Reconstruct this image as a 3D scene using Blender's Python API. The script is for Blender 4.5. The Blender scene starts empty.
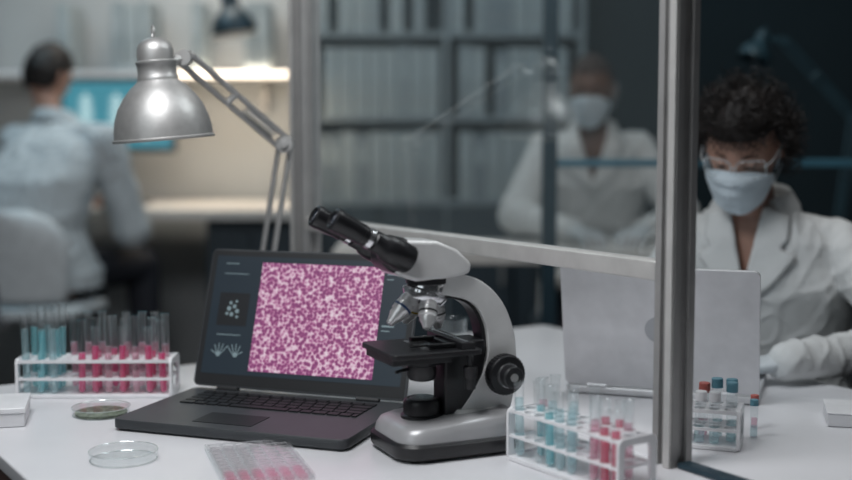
import bpy, bmesh, math, random
from mathutils import Vector, Matrix, noise
from mathutils.bvhtree import BVHTree
random.seed(7)
V=Vector; I4=Matrix.Identity(4); rad=math.radians
scene=bpy.context.scene; COL=scene.collection
scene.view_settings.view_transform='Standard'
scene.view_settings.exposure=-.02
try: scene.cycles.transparent_max_bounces=40
except Exception: pass

# ------------------------------------------------------------ materials
def mat(name,col,rough=.5,metal=0,spec=.5,emit=None,es=0,var=.07,ns=25,bump=0,bs=None,alpha=1,sss=0,coat=0,sheen=0):
    m=bpy.data.materials.new(name); m.use_nodes=True
    nt=m.node_tree; b=nt.nodes['Principled BSDF']; L=nt.links.new
    tc=nt.nodes.new('ShaderNodeTexCoord'); n=nt.nodes.new('ShaderNodeTexNoise')
    n.inputs['Scale'].default_value=ns; n.inputs['Detail'].default_value=3
    L(tc.outputs['Object'],n.inputs['Vector'])
    r=nt.nodes.new('ShaderNodeValToRGB')
    r.color_ramp.elements[0].position=.3; r.color_ramp.elements[1].position=.7
    r.color_ramp.elements[0].color=[max(0,c*(1-var)) for c in col]+[1]
    r.color_ramp.elements[1].color=[min(1,c*(1+var)) for c in col]+[1]
    L(n.outputs['Fac'],r.inputs['Fac']); L(r.outputs['Color'],b.inputs['Base Color'])
    b.inputs['Roughness'].default_value=rough; b.inputs['Metallic'].default_value=metal
    b.inputs['Specular IOR Level'].default_value=spec; b.inputs['Alpha'].default_value=alpha
    b.inputs['Coat Weight'].default_value=coat
    if sss: b.inputs['Subsurface Weight'].default_value=sss; b.inputs['Subsurface Scale'].default_value=.01
    if emit: b.inputs['Emission Color'].default_value=list(emit)+[1]; b.inputs['Emission Strength'].default_value=es
    if bump:
        n2=nt.nodes.new('ShaderNodeTexNoise'); n2.inputs['Scale'].default_value=bs or ns*4
        L(tc.outputs['Object'],n2.inputs['Vector'])
        bp=nt.nodes.new('ShaderNodeBump'); bp.inputs['Strength'].default_value=bump; bp.inputs['Distance'].default_value=.01
        L(n2.outputs['Fac'],bp.inputs['Height']); L(bp.outputs['Normal'],b.inputs['Normal'])
    return m
def glass(name,tint=(.985,.995,.995),f0=.04,power=5,rough=.03,body=0,bodycol=(1,1,1)):
    """thin clear sheet: schlick-like reflection over a tinted transparent body with a little scattering"""
    m=bpy.data.materials.new(name); m.use_nodes=True; nt=m.node_tree; nt.nodes.clear(); L=nt.links.new
    N=nt.nodes.new
    o=N('ShaderNodeOutputMaterial'); t=N('ShaderNodeBsdfTransparent'); g=N('ShaderNodeBsdfGlossy')
    lw=N('ShaderNodeLayerWeight'); lw.inputs['Blend'].default_value=.5; mx=N('ShaderNodeMixShader')
    pw=N('ShaderNodeMath'); pw.operation='POWER'; pw.inputs[1].default_value=power
    ma=N('ShaderNodeMath'); ma.operation='MULTIPLY_ADD'; ma.inputs[1].default_value=1-f0; ma.inputs[2].default_value=f0
    L(lw.outputs['Facing'],pw.inputs[0]); L(pw.outputs[0],ma.inputs[0]); L(ma.outputs[0],mx.inputs[0])
    t.inputs[0].default_value=list(tint)+[1]; g.inputs['Roughness'].default_value=rough; g.inputs[0].default_value=(.9,.95,.95,1)
    L(g.outputs[0],mx.inputs[2])
    if body:
        d=N('ShaderNodeBsdfDiffuse'); d.inputs[0].default_value=list(bodycol)+[1]
        tr=N('ShaderNodeBsdfTranslucent'); tr.inputs[0].default_value=list(bodycol)+[1]
        m3=N('ShaderNodeMixShader'); m3.inputs[0].default_value=.5
        L(d.outputs[0],m3.inputs[1]); L(tr.outputs[0],m3.inputs[2])
        m2=N('ShaderNodeMixShader'); m2.inputs[0].default_value=body
        L(t.outputs[0],m2.inputs[1]); L(m3.outputs[0],m2.inputs[2]); L(m2.outputs[0],mx.inputs[1])
    else: L(t.outputs[0],mx.inputs[1])
    L(mx.outputs[0],o.inputs[0]); return m
def emis(name,col,s):
    return mat(name,(.01,.01,.01),.4,emit=col,es=s)

M_white=mat('white_plastic',(.84,.84,.86),.3)
M_table=mat('table_laminate',(.75,.75,.775),.30,ns=6,var=.03)
M_tedge=mat('table_edge',(.10,.055,.045),.5)
M_dark=mat('black_plastic',(.014,.014,.016),.35,bump=.05,bs=400)
M_rubber=mat('rubber',(.02,.02,.022),.6)
M_lap=mat('laptop_grey',(.046,.050,.055),.42)
M_key=mat('laptop_key',(.012,.013,.015),.5)
M_silver=mat('silver_paint',(.44,.44,.45),.32,.2)
M_silver2=mat('silver_enamel',(.74,.74,.735),.28,.04,coat=.4)
M_alu=mat('satin_aluminium',(.55,.545,.535),.46,.7,ns=60,bump=.02,bs=200)
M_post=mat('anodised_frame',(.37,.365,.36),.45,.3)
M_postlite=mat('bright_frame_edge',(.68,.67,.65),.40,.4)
M_chrome=mat('chrome',(.82,.82,.84),.18,.9)
M_blue=mat('dark_teal_frame',(.03,.06,.08),.4,.4)
M_glass=glass('clear_glass',(.99,.995,.995),.03,6)
M_pane=glass('pane_glass',(.92,.95,.96),.13,4,.02,.055,(.50,.60,.62))
M_tube=glass('test_tube_glass',(.99,.997,.998),.06,3,.04,.035,(.9,.97,1))
M_plas=glass('clear_plastic',(.98,.98,.98),.04,6,.1,.14,(.92,.90,.92))
M_thin=glass('thin_dish_glass',(.985,.99,.99),.04,6,.06,.02,(.9,.93,.93))
M_rim=glass('dish_rim_glass',(.9,.92,.92),.25,2,.06,.35,(.9,.93,.93))
M_teal=glass('teal_liquid',(.72,.94,.96),.03,5,.1,.32,(.46,.88,.93))
M_cyan=glass('pale_cyan_liquid',(.90,.97,.98),.03,5,.1,.20,(.74,.96,1))
M_pink=glass('magenta_liquid',(.97,.46,.65),.03,5,.1,.48,(1.0,.18,.44))
M_red=glass('pink_red_liquid',(.97,.54,.64),.03,5,.1,.38,(1.0,.28,.42))
M_palepink=glass('pale_pink_liquid',(.98,.80,.86),.03,5,.1,.26,(1.0,.62,.71))
M_coat=mat('lab_coat_cloth',(.66,.665,.66),.85,ns=12,var=.05,bump=.10,bs=60)
M_coatb=mat('lab_coat_cool_cloth',(.58,.63,.66),.85,ns=12,var=.05,bump=.1,bs=60)
M_mask=mat('mask_fabric',(.60,.67,.72),.8,bump=.1,bs=200)
M_glove=mat('glove_latex',(.54,.57,.59),.5)
M_skin=mat('skin_light',(.46,.26,.195),.5,sss=.1,ns=40,var=.08)
M_skind=mat('skin_brown',(.17,.08,.05),.5,sss=.05,ns=40)
M_hair=mat('dark_curly_hair',(.012,.008,.007),.55,spec=.4)
M_brow=mat('brow_hair',(.07,.04,.03),.7)
M_hairb=mat('cropped_brown_hair',(.05,.025,.018),.7)
M_trous=mat('dark_trousers',(.012,.014,.022),.8)
M_binder=mat('binder_pale',(.34,.385,.40),.6)
M_binder2=mat('binder_grey',(.29,.335,.355),.6)
M_binder3=mat('binder_dark',(.22,.26,.285),.6)
M_label=mat('paper_label',(.38,.43,.45),.7)
M_caseb=mat('bookcase_board',(.24,.28,.30),.5)
M_casebk=mat('bookcase_back',(.09,.115,.13),.6)
M_cab=mat('slate_cabinet',(.030,.046,.060),.5)
M_desk=mat('bench_top',(.66,.63,.60),.4)
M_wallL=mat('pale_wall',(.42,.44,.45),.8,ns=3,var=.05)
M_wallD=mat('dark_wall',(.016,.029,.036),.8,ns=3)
M_bounceF=mat('grey_bounce_wall',(.16,.18,.19),.8,ns=3)
M_floor=mat('floor_vinyl',(.05,.05,.055),.5,ns=5)
M_capb=mat('teal_cap',(.12,.30,.38),.4)
M_capr=mat('red_cap',(.48,.12,.10),.4)
M_green=mat('culture_green',(.15,.18,.125),.8,ns=120,var=.5,bump=.5,bs=200)
M_paper=mat('white_card',(.74,.74,.76),.7)
M_mon=mat('monitor_shell',(.03,.03,.035),.4)

# ------------------------------------------------------------ mesh helpers
def frame(p0,p1):
    p0=V(p0);p1=V(p1)
    return Matrix.Translation(p0)@(p1-p0).to_track_quat('Z','Y').to_matrix().to_4x4()
def lathe(bm,prof,M=I4,seg=32,cap=True):
    rings=[]
    for r,z in prof:
        if r<1e-6: rings.append([bm.verts.new(M@V((0,0,z)))])
        else: rings.append([bm.verts.new(M@V((r*math.cos(2*math.pi*k/seg),r*math.sin(2*math.pi*k/seg),z))) for k in range(seg)])
    for a,b in zip(rings,rings[1:]):
        for k in range(seg):
            k2=(k+1)%seg
            if len(a)==1 and len(b)==1: break
            if len(a)==1: bm.faces.new((a[0],b[k2],b[k]))
            elif len(b)==1: bm.faces.new((a[k],a[k2],b[0]))
            else: bm.faces.new((a[k],a[k2],b[k2],b[k]))
    if cap:
        if len(rings[0])>1: bm.faces.new(rings[0][::-1])
        if len(rings[-1])>1: bm.faces.new(rings[-1])
def cyl(bm,p0,p1,r0,r1=None,seg=24):
    r1=r0 if r1 is None else r1
    lathe(bm,[(r0,0),(r1,(V(p1)-V(p0)).length)],frame(p0,p1),seg)
def caps(bm,p0,p1,r0,r1,seg=20):
    L=(V(p1)-V(p0)).length; pr=[]
    for k in range(0,6):
        a=math.pi/2*(k/5); pr.append((r0*math.sin(a),-r0*math.cos(a)))
    for k in range(0,6):
        a=math.pi/2*(k/5); pr.append((r1*math.cos(a),L+r1*math.sin(a)))
    pr[0]=(0,-r0); pr[-1]=(0,L+r1)
    lathe(bm,pr,frame(p0,p1),seg,False)
def ell(bm,c,r,M=I4,u=24,v=16):
    bmesh.ops.create_uvsphere(bm,u_segments=u,v_segments=v,radius=1,matrix=Matrix.Translation(V(c))@M@Matrix.Diagonal((r[0],r[1],r[2],1)))
def box(bm,c,s,M=I4):
    bmesh.ops.create_cube(bm,size=1,matrix=M@Matrix.Translation(V(c))@Matrix.Diagonal((s[0],s[1],s[2],1)))
def prism(bm,pts,y0,y1,M=I4):
    a=[bm.verts.new(M@V((x,y0,z))) for x,z in pts]; b=[bm.verts.new(M@V((x,y1,z))) for x,z in pts]
    n=len(pts); bm.faces.new(a); bm.faces.new(b[::-1])
    for i in range(n): bm.faces.new((a[i],b[i],b[(i+1)%n],a[(i+1)%n]))
def tube(bm,pts,r,seg=8,closed=False):
    pts=[V(p) for p in pts]; n=len(pts); rings=[]; up=None
    for i,p in enumerate(pts):
        if closed: t=(pts[(i+1)%n]-pts[i-1]).normalized()
        else: t=(pts[min(i+1,n-1)]-pts[max(i-1,0)]).normalized()
        if up is None: up=t.orthogonal().normalized()
        up=(up-t*up.dot(t))
        up=up.normalized() if up.length>1e-6 else t.orthogonal().normalized()
        s=t.cross(up); rr=r[i] if isinstance(r,(list,tuple)) else r
        rings.append([bm.verts.new(p+up*rr*math.cos(2*math.pi*k/seg)+s*rr*math.sin(2*math.pi*k/seg)) for k in range(seg)])
    rg=list(zip(rings,rings[1:]))
    if closed: rg.append((rings[-1],rings[0]))
    for a,b in rg:
        for k in range(seg): bm.faces.new((a[k],a[(k+1)%seg],b[(k+1)%seg],b[k]))
    if not closed: bm.faces.new(rings[0][::-1]); bm.faces.new(rings[-1])
def spring(bm,p0,p1,R,r,turns):
    M=frame(p0,p1); L=(V(p1)-V(p0)).length; N=int(turns*8)
    tube(bm,[M@V((R*math.cos(i/8*2*math.pi),R*math.sin(i/8*2*math.pi),L*i/N)) for i in range(N+1)],r,5)
def rrect(w,d,r,n=6):
    out=[]
    for cx,cy,a0 in ((w/2-r,d/2-r,0),(-w/2+r,d/2-r,90),(-w/2+r,-d/2+r,180),(w/2-r,-d/2+r,270)):
        for k in range(n+1):
            a=rad(a0+90*k/n); out.append((cx+r*math.cos(a),cy+r*math.sin(a)))
    return out
def slab(bm,outs,M=I4):
    rs=[[bm.verts.new(M@V((x,y,z))) for x,y in o] for o,z in outs]
    for a,b in zip(rs,rs[1:]):
        for k in range(len(a)): bm.faces.new((a[k],a[(k+1)%len(a)],b[(k+1)%len(a)],b[k]))
    bm.faces.new(rs[0][::-1]); bm.faces.new(rs[-1])
def finish(name,bm,m,parent=None,bevel=0,smooth=True,angle=38,seg=2,origin=None,loc=None,rot=None,solid=0):
    if origin is not None: bmesh.ops.translate(bm,verts=bm.verts,vec=-V(origin))
    bmesh.ops.recalc_face_normals(bm,faces=bm.faces)
    if bevel:
        es=[e for e in bm.edges if len(e.link_faces)==2 and e.calc_face_angle(0)>rad(30)]
        bmesh.ops.bevel(bm,geom=es,offset=bevel,segments=seg,affect='EDGES',profile=.5,clamp_overlap=True)
    for f in bm.faces: f.smooth=smooth
    for e in bm.edges:
        if len(e.link_faces)==2 and e.calc_face_angle(0)>rad(50 if bevel else angle): e.smooth=False
    me=bpy.data.meshes.new(name); bm.to_mesh(me); bm.free(); me.materials.append(m)
    ob=bpy.data.objects.new(name,me); COL.objects.link(ob)
    if bevel: 
        w=ob.modifiers.new('wn','WEIGHTED_NORMAL'); w.keep_sharp=True
    if solid:
        w=ob.modifiers.new('sol','SOLIDIFY'); w.thickness=solid
    if parent: ob.parent=parent
    if loc is not None: ob.location=loc
    if rot is not None: ob.rotation_euler=rot
    return ob
def top(ob,label,cat,group=None):
    ob['label']=label; ob['category']=cat
    if group: ob['group']=group
    return ob
def empty(name,loc,rz,label,cat,group=None):
    e=bpy.data.objects.new(name,None); e.empty_display_size=.05; COL.objects.link(e)
    e.location=loc; e.rotation_euler=(0,0,rz); return top(e,label,cat,group)
def P(fn,name,m,parent=None,**k):
    bm=bmesh.new(); fn(bm); return finish(name,bm,m,parent,**k)
def dup(src,loc,rz=None,label=None,group=None,tilt=0):
    o=src.copy(); COL.objects.link(o); o.location=loc
    if rz is not None: o.rotation_euler=(random.uniform(-tilt,tilt),random.uniform(-tilt,tilt),rz)
    if label: o['label']=label
    if group: o['group']=group
    for c in src.children:
        k=c.copy(); COL.objects.link(k); k.parent=o
    return o
def bake(ob):
    bpy.context.view_layer.update()
    dg=bpy.context.evaluated_depsgraph_get()
    me=bpy.data.meshes.new_from_object(ob.evaluated_get(dg)); me.name=ob.name
    ob.modifiers.clear(); ob.data=me
    return ob
def structure(ob): ob['kind']='structure'; return ob

# ------------------------------------------------------------ people
def headshape(bm,M):
    r=bmesh.ops.create_uvsphere(bm,u_segments=72,v_segments=52,radius=1)
    ex=math.exp
    for v in r['verts']:
        x,y,z=v.co; X=x*.074;Y=y*.094;Z=z*.118
        if z<0:
            X*=1-.30*(-z)**1.6
            Y*=1-.08*(-z) if y<0 else 1-.5*max(0,(-z-.1))
        if y<-.2:
            Y-=.026*ex(-(x/.13)**2)*ex(-((z+.20)/.17)**2)
            Y+=.011*ex(-((abs(x)-.40)/.19)**2)*ex(-((z-.04)/.12)**2)
            Y-=.004*ex(-((z-.22)/.1)**2)*ex(-(x/.6)**2)
            Y-=.009*ex(-(x/.28)**2)*ex(-((z+.52)/.1)**2)
            Y-=.010*ex(-(x/.3)**2)*ex(-((z+.88)/.14)**2)
            Y-=.004*ex(-((abs(x)-.5)/.2)**2)*ex(-((z+.25)/.2)**2)
        v.co=M@V((X,Y,Z))
    for s in(-1,1):
        ell(bm,M@V((s*.077,.012,-.008)),(.009,.018,.031),M.to_3x3().to_4x4(),16,12)
def hand(bm,w,dirv,up,thumb,ex=0,h=1):
    dirv=V(dirv).normalized(); up=V(up); up=(up-dirv*up.dot(dirv)).normalized(); s=dirv.cross(up).normalized()*thumb
    R=Matrix((s,dirv,up)).transposed().to_4x4()
    w=V(w); ell(bm,w+dirv*.048*h,(.040*h+ex,.055*h+ex,.017*h+ex),R)
    caps(bm,w-dirv*.02,w+dirv*.03*h,.025*h+ex,.024*h+ex)
    for k,(o,L) in enumerate(((.031,.072),(.0105,.080),(-.0105,.074),(-.030,.058))):
        p=w+(dirv*(.086-.004*abs(k-1))+s*o)*h; a=0
        for q,(f,r0,r1) in enumerate(((.45,.0096,.0088),(.30,.0088,.0082),(.25,.0082,.0072))):
            a+=(14,26,24)[q]; dv=(dirv*math.cos(rad(a))-up*math.sin(rad(a))+s*o*2.2).normalized()
            p2=p+dv*L*f*h; caps(bm,p,p2,r0*h+ex,r1*h+ex,10); p=p2
    p=w+(dirv*.025+s*.030)*h
    for L,r0,r1,dv in((.038,.013,.011,dirv*.6+s*.75-up*.15),(.032,.011,.0088,dirv*.85+s*.35-up*.3)):
        dv=dv.normalized(); p2=p+dv*L*h; caps(bm,p,p2,r0*h+ex,r1*h+ex,10); p=p2
def loft(bm,secs,S,F,add=0):
    seg=32;rings=[]
    for c,rx,ry in secs:
        rings.append([bm.verts.new(V(c)+S*(rx+add)*math.copysign(abs(math.cos(2*math.pi*k/seg))**.85,math.cos(2*math.pi*k/seg))+F*(ry+add)*math.sin(2*math.pi*k/seg)) for k in range(seg)])
    for a,b in zip(rings,rings[1:]):
        for k in range(seg): bm.faces.new((a[k],a[(k+1)%seg],b[(k+1)%seg],b[k]))
    bm.faces.new(rings[0][::-1]); bm.faces.new(rings[-1])
def fold(ob,amp,arms):
    me=ob.data; N=len(me.vertices); out=[0.0]*(N*3); nn=noise.noise
    for i,v in enumerate(me.vertices):
        p=v.co.copy(); nv=v.normal
        q=nn(V((p.x*6,p.y*6,p.z*3)))
        w=p.x*9+p.z*6+q*1.6; r=1-abs(nn(V((w,p.y*8+q,p.z*4-p.x*3))))*2.6
        r=max(-.4,r)**3 if r>0 else r*.3
        r2=max(0,1-abs(nn(V((p.x*18-p.z*13,p.y*16+q*2,p.z*10+7))))*3.2)**2
        r3=max(0,1-abs(nn(V((p.x*34+p.z*20,p.y*30-q*3,p.z*18+3))))*3.4)**2
        b=0
        for a0,ab,L2,L in arms:
            d0=p-a0; t=max(0,min(1,d0.dot(ab)/L2))
            if (d0-ab*t).length<.08:
                e=1-min(t,1-t)*4
                if e>0: b+=(1-abs(nn(V((t*L*26,p.x*6,p.z*6))))*2.5)*.4*e
        p+=nv*((q*.4+r*.55+r2*.45+r3*.12+b-.3)*amp)
        out[3*i:3*i+3]=p
    me.vertices.foreach_set('co',out); me.update()
def person(base,F,pts,headM,skin,coatm,label,vox=.006,vneck=True,glasses=False,hair='short',mask=True,hairm=None,girth=1,skirt=.75,gloves=False,vw=.30,bagg=1,amp=.009,hemdrop=.10,hs=1,cvox=.008):
    base=V(base); F=V(F).normalized(); S=V((-F.y,F.x,0))
    g={k:V(p) for k,p in pts.items()}
    ts=[(g['pelvis']-V((0,0,.09)),.14,.10),(g['pelvis'],.155,.11),(g['waist'],.125,.095),(g['chest'],.145,.11),(g['upper'],.14,.088),(g['neck']-V((0,0,.02)),.08,.06),(g['neck'],.052,.052)]
    bm=bmesh.new(); loft(bm,ts,S,F); headshape(bm,headM)
    caps(bm,g['neck']-V((0,0,.05)),headM@V((0,.018,-.055)),.050,.045)
    def tside(hd,s):
        up=V((0,0,1)); return 1 if (hd.cross(up)).dot(S*(-s))>0 else -1
    for s,q in((1,'l'),(-1,'r')):
        sh=g['upper']+S*s*.15
        caps(bm,g['upper']+S*s*.05,sh,.052,.046)
        caps(bm,sh,g['elbow_'+q],.042,.034); caps(bm,g['elbow_'+q],g['wrist_'+q],.034,.024*hs)
        hd=g['hand_'+q]
        hand(bm,g['wrist_'+q],hd,V((0,0,1)),tside(hd,s),0,hs)
        hip=g['pelvis']+S*s*.09
        caps(bm,hip,g['knee_'+q],.075,.052); caps(bm,g['knee_'+q],g['ankle_'+q],.052,.035)
        caps(bm,g['ankle_'+q]-V((0,0,.03)),g['ankle_'+q]+F*.12-V((0,0,.045)),.032,.026)
    body=finish('person',bm,skin,None,origin=base,loc=base); top(body,label,'person')
    m=body.modifiers.new('r','REMESH'); m.mode='VOXEL'; m.voxel_size=vox; m.use_smooth_shade=True
    m=body.modifiers.new('s','SMOOTH'); m.factor=.5; m.iterations=1
    bake(body)
    if gloves:
        for s,q in((1,'l'),(-1,'r')):
            bm=bmesh.new(); hand(bm,g['wrist_'+q],g['hand_'+q],V((0,0,1)),tside(g['hand_'+q],s),.0012,hs)
            gl=finish('glove',bm,M_glove,body,origin=base)
            m=gl.modifiers.new('r','REMESH'); m.mode='VOXEL'; m.voxel_size=.0022; m.use_smooth_shade=True
            bake(gl); gl.parent=body
    bm=bmesh.new(); G=girth
    cs=[(g['pelvis']-V((0,0,hemdrop)),.185*G,.145*G),(g['pelvis'],.185*G,.145*G),(g['waist'],.165*G,.132*G),(g['chest'],.178*G,.140*G),(g['upper']+V((0,0,.0)),.165*G,.108*G),(g['neck']-V((0,0,.018)),.095,.078),(g['neck']+V((0,0,.012)),.066,.064)]
    loft(bm,cs,S,F)
    arms=[]
    for s,q in((1,'l'),(-1,'r')):
        sh=g['upper']+S*s*.152*G
        caps(bm,g['upper']+S*s*.04+V((0,0,.016)),sh,.054,.056*bagg)
        wr=g['wrist_'+q]+(g['wrist_'+q]-g['elbow_'+q]).normalized()*(.008 if gloves else -.02)
        caps(bm,sh,g['elbow_'+q],.058*bagg,.052*bagg); caps(bm,g['elbow_'+q],wr,.052*bagg,.036)
        for A,B in((sh,g['elbow_'+q]),(g['elbow_'+q],wr)):
            ab=B-A; arms.append((A-base,ab,ab.length_squared,ab.length))
        hip=g['pelvis']+S*s*.09
        if skirt>0: caps(bm,hip,hip+(g['knee_'+q]-hip)*skirt,.095,.088)
    coat=finish('lab_coat',bm,coatm,body,origin=base)
    m=coat.modifiers.new('r','REMESH'); m.mode='VOXEL'; m.voxel_size=cvox; m.use_smooth_shade=True
    m=coat.modifiers.new('s','SMOOTH'); m.factor=.5; m.iterations=5
    bake(coat); coat.parent=body
    fold(coat,amp,arms)
    bvh=BVHTree.FromPolygons([v.co.copy() for v in coat.data.vertices],[tuple(p.vertices) for p in coat.data.polygons])
    nk=g['neck']-base; zt=nk.z+.03; zb=nk.z-.20
    bm=bmesh.new(); bm.from_mesh(coat.data)
    dl=[]
    for f in bm.faces:
        c=f.calc_center_median()
        if c.z<zb: continue
        r=c-nk
        if vneck and r.dot(F)>.0 and c.z<zt+.03 and abs(r.dot(S))<(c.z-zb)*vw: dl.append(f)
        elif c.z>nk.z+.012 and r.to_2d().length<.1: dl.append(f)
    bmesh.ops.delete(bm,geom=dl,context='FACES')
    for f in bm.faces: f.smooth=True
    bm.to_mesh(coat.data); bm.free()
    sm=coat.modifiers.new('sol','SOLIDIFY'); sm.thickness=.003
    if vneck:
        for s in(1,-1):
            bm=bmesh.new(); N=24; g2=[]
            for i in range(N):
                t=i/(N-1); z=zb-.01+(zt-.02-zb)*t; row=[]
                wd=.010+.085*min(1,t/.62) if t<.62 else (.052 if t<.70 else .066*(1-(t-.70)*.6))
                for j in range(8):
                    ls=(z-zb)*vw*s+s*wd*j/7-s*.008
                    o=nk+S*ls; o.z=z-.02*j/7*(1 if t>.3 else t/.3)
                    hit=bvh.ray_cast(o+F*.6,-F)[0]
                    if hit is None or (hit-nk).dot(F)<-.03: hit=o+F*.02
                    row.append(bm.verts.new(hit+F*(.007+.004*math.sin(math.pi*j/7*.8))+V((0,0,.002))))
                g2.append(row)
            for i in range(N-1):
                for j in range(7): bm.faces.new((g2[i][j],g2[i][j+1],g2[i+1][j+1],g2[i+1][j]))
            bmesh.ops.smooth_vert(bm,verts=bm.verts,factor=.5,use_axis_x=True,use_axis_y=True,use_axis_z=True)
            finish('lapel',bm,coatm,body,solid=.002)
    def collar(b):
        N=24; rows=[]
        for j,(rr,zz) in enumerate(((.072,.0),(.064,.032),(.069,.041),(.086,.012),(.092,-.012))):
            row=[]
            for i in range(N):
                a=rad(-138+276*i/(N-1)); c=math.cos(a); si=math.sin(a)
                fr=.016*(1-c)
                row.append(b.verts.new(nk+S*si*rr*1.05-F*c*rr+V((0,0,zz-fr))))
            rows.append(row)
        for a,c in zip(rows,rows[1:]):
            for i in range(N-1): b.faces.new((a[i],a[i+1],c[i+1],c[i]))
    P(collar,'collar',coatm,body,solid=.002)
    bm=bmesh.new()
    ell(bm,g['pelvis']-V((0,0,.02)),(.16,.12,.10),Matrix((S,F,V((0,0,1)))).transposed().to_4x4())
    for s,q in((1,'l'),(-1,'r')):
        hip=g['pelvis']+S*s*.09
        caps(bm,hip,g['knee_'+q],.090,.068); caps(bm,g['knee_'+q],g['ankle_'+q]+V((0,0,.02)),.068,.052)
    tr=finish('trousers',bm,M_trous,body,origin=base)
    m=tr.modifiers.new('r','REMESH'); m.mode='VOXEL'; m.voxel_size=.012; m.use_smooth_shade=True
    bake(tr); tr.parent=body
    for q in 'lr':
        a=g['ankle_'+q]-base; 
        P(lambda b:(ell(b,a+F*.055-V((0,0,.045)),(.042,.12,.034),Matrix((S,F,V((0,0,1)))).transposed().to_4x4()),caps(b,a-V((0,0,.03)),a+V((0,0,.02)),.042,.040)),'shoe',M_dark,body)
    HM=Matrix.Translation(-base)@headM
    M_eye=mat('eye_white',(.6,.57,.55),.2)
    for s in(-1,1):
        P(lambda b:ell(b,HM@V((s*.029,-.0735,.004)),(.0125,.0125,.0115),u=20,v=14),'eyeball',M_eye,body)
        P(lambda b:ell(b,HM@V((s*.029,-.0835,.001)),(.0055,.0035,.0055),HM.to_3x3().to_4x4(),16,10),'iris',M_hair,body)
        def lid(b):
            g=[]
            for i in range(9):
                a=rad(-75+150*i/8); row=[]
                for j in range(5):
                    e=rad(-12+95*j/4); row.append(b.verts.new(HM@V((s*.029+.0145*math.sin(a)*math.cos(e),-.0735-.0145*math.cos(a)*math.cos(e),.004+.0135*math.sin(e)))))
                g.append(row)
            for i in range(8):
                for j in range(4): b.faces.new((g[i][j],g[i][j+1],g[i+1][j+1],g[i+1][j]))
        P(lid,'eyelid',skin,body,solid=.001)
        P(lambda b:tube(b,[HM@V((s*x,y,z)) for x,y,z in((.016,-.087,-.001),(.024,-.0895,-.002),(.034,-.088,-.002),(.042,-.081,.001))],.0009,5),'eyelashes',M_hair,body)
        P(lambda b:tube(b,[HM@V((s*x,y,z)) for x,y,z in((.013,-.0915,.022),(.022,-.0905,.0265),(.034,-.085,.027),(.045,-.076,.022))],[.0012,.0018,.0017,.0008],6),'eyebrow',M_brow,body)
    if mask:
        def mk(b):
            N=41;K=60;g=[]
            for j in range(K):
                t=j/(K-1); row=[]
                for i in range(N):
                    a=(i/(N-1)-.5)*2; th=a*rad(72)
                    ztop=.000-.034*abs(a)**1.6; zbt=-.120+.048*abs(a)**2
                    z=ztop+(zbt-ztop)*t
                    rx=.0775*(1-.14*t**2); ry=.103*(1-.12*max(0,t-.5)/.5)
                    Y=-ry*math.cos(th)**.62-.013*math.exp(-(a/.42)**2)*math.exp(-((t-.30)/.40)**2)
                    sw_=(t*4+.1+.05*math.sin(a*4))%1
                    Y-=.0075*sw_**.8*(1-abs(a)**2)*(1 if .08<t<.95 else 0)
                    Y+=.004*noise.noise(V((a*3,t*4,1)))
                    if t<.12: Y+=.008*(1-t/.12)*math.exp(-((abs(a)-.35)/.3)**2)
                    row.append(b.verts.new(HM@V((rx*math.sin(th),Y,z))))
                g.append(row)
            for j in range(K-1):
                for i in range(N-1): b.faces.new((g[j][i],g[j][i+1],g[j+1][i+1],g[j+1][i]))
        P(mk,'face_mask',M_mask,body,solid=.002,angle=80)
        for s in(-1,1):
            P(lambda b:tube(b,[HM@V((s*x,y,z)) for x,y,z in((.073,-.036,-.036),(.079,-.01,-.005),(.084,.012,.020),(.086,.028,.004),(.083,.020,-.032),(.076,-.008,-.054),(.066,-.036,-.070))],.0013,6),'ear_loop',M_mask,body)
    if glasses:
        mg=glass('clear_glasses_frame',(.94,.96,.97),.06,4,.05,.35,(.9,.94,.96))
        def gf(b):
            for s in(-1,1):
                o=rrect(.060,.044,.017,5)
                tube(b,[HM@V((s*.034+x,-.108+.012*abs(x+s*.034)/.06+.006*(abs(s*.034+x)>.055),.004+y)) for x,y in o],.0016,6,True)
                tube(b,[HM@V((s*x,y,z)) for x,y,z in((.062,-.098,.012),(.074,-.075,.013),(.082,-.02,.012),(.082,.015,.010),(.080,.03,-.005))],.0022,6)
            tube(b,[HM@V((x,-.108,.010)) for x in(-.008,0,.008)],.0016,6)
        P(gf,'glasses_frame',mg,body)
        for s in(-1,1):
            P(lambda b:b.faces.new([b.verts.new(HM@V((s*.034+x,-.107+.012*abs(x+s*.034)/.06,.004+y))) for x,y in rrect(.058,.042,.016,5)]),'glasses_lens',M_glass,body)
    hm=hairm or M_hair
    def cap(b,sc,hl,amp,fr,wx=1):
        bmesh.ops.create_uvsphere(b,u_segments=56,v_segments=44,radius=1)
        dl=[]
        for f in b.faces:
            c=f.calc_center_median()
            lim = hl if c.y<-.35 else (hl-(c.y+.35)*1.35)
            lim=max(lim,-.62)
            if c.z<lim: dl.append(f)
        bmesh.ops.delete(b,geom=dl,context='FACES')
        for v in b.verts:
            x,y,z=v.co; nn=noise.noise(V((x,y,z))*fr)*amp
            k=sc+nn
            X=x*.074*k*wx;Y=y*.094*k;Z=z*.118*k
            if z<0:
                X*=1-.2*(-z)**1.6
                if y>0: Y*=1-.35*max(0,-z-.1)
            v.co=HM@V((X,Y,Z))
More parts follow.
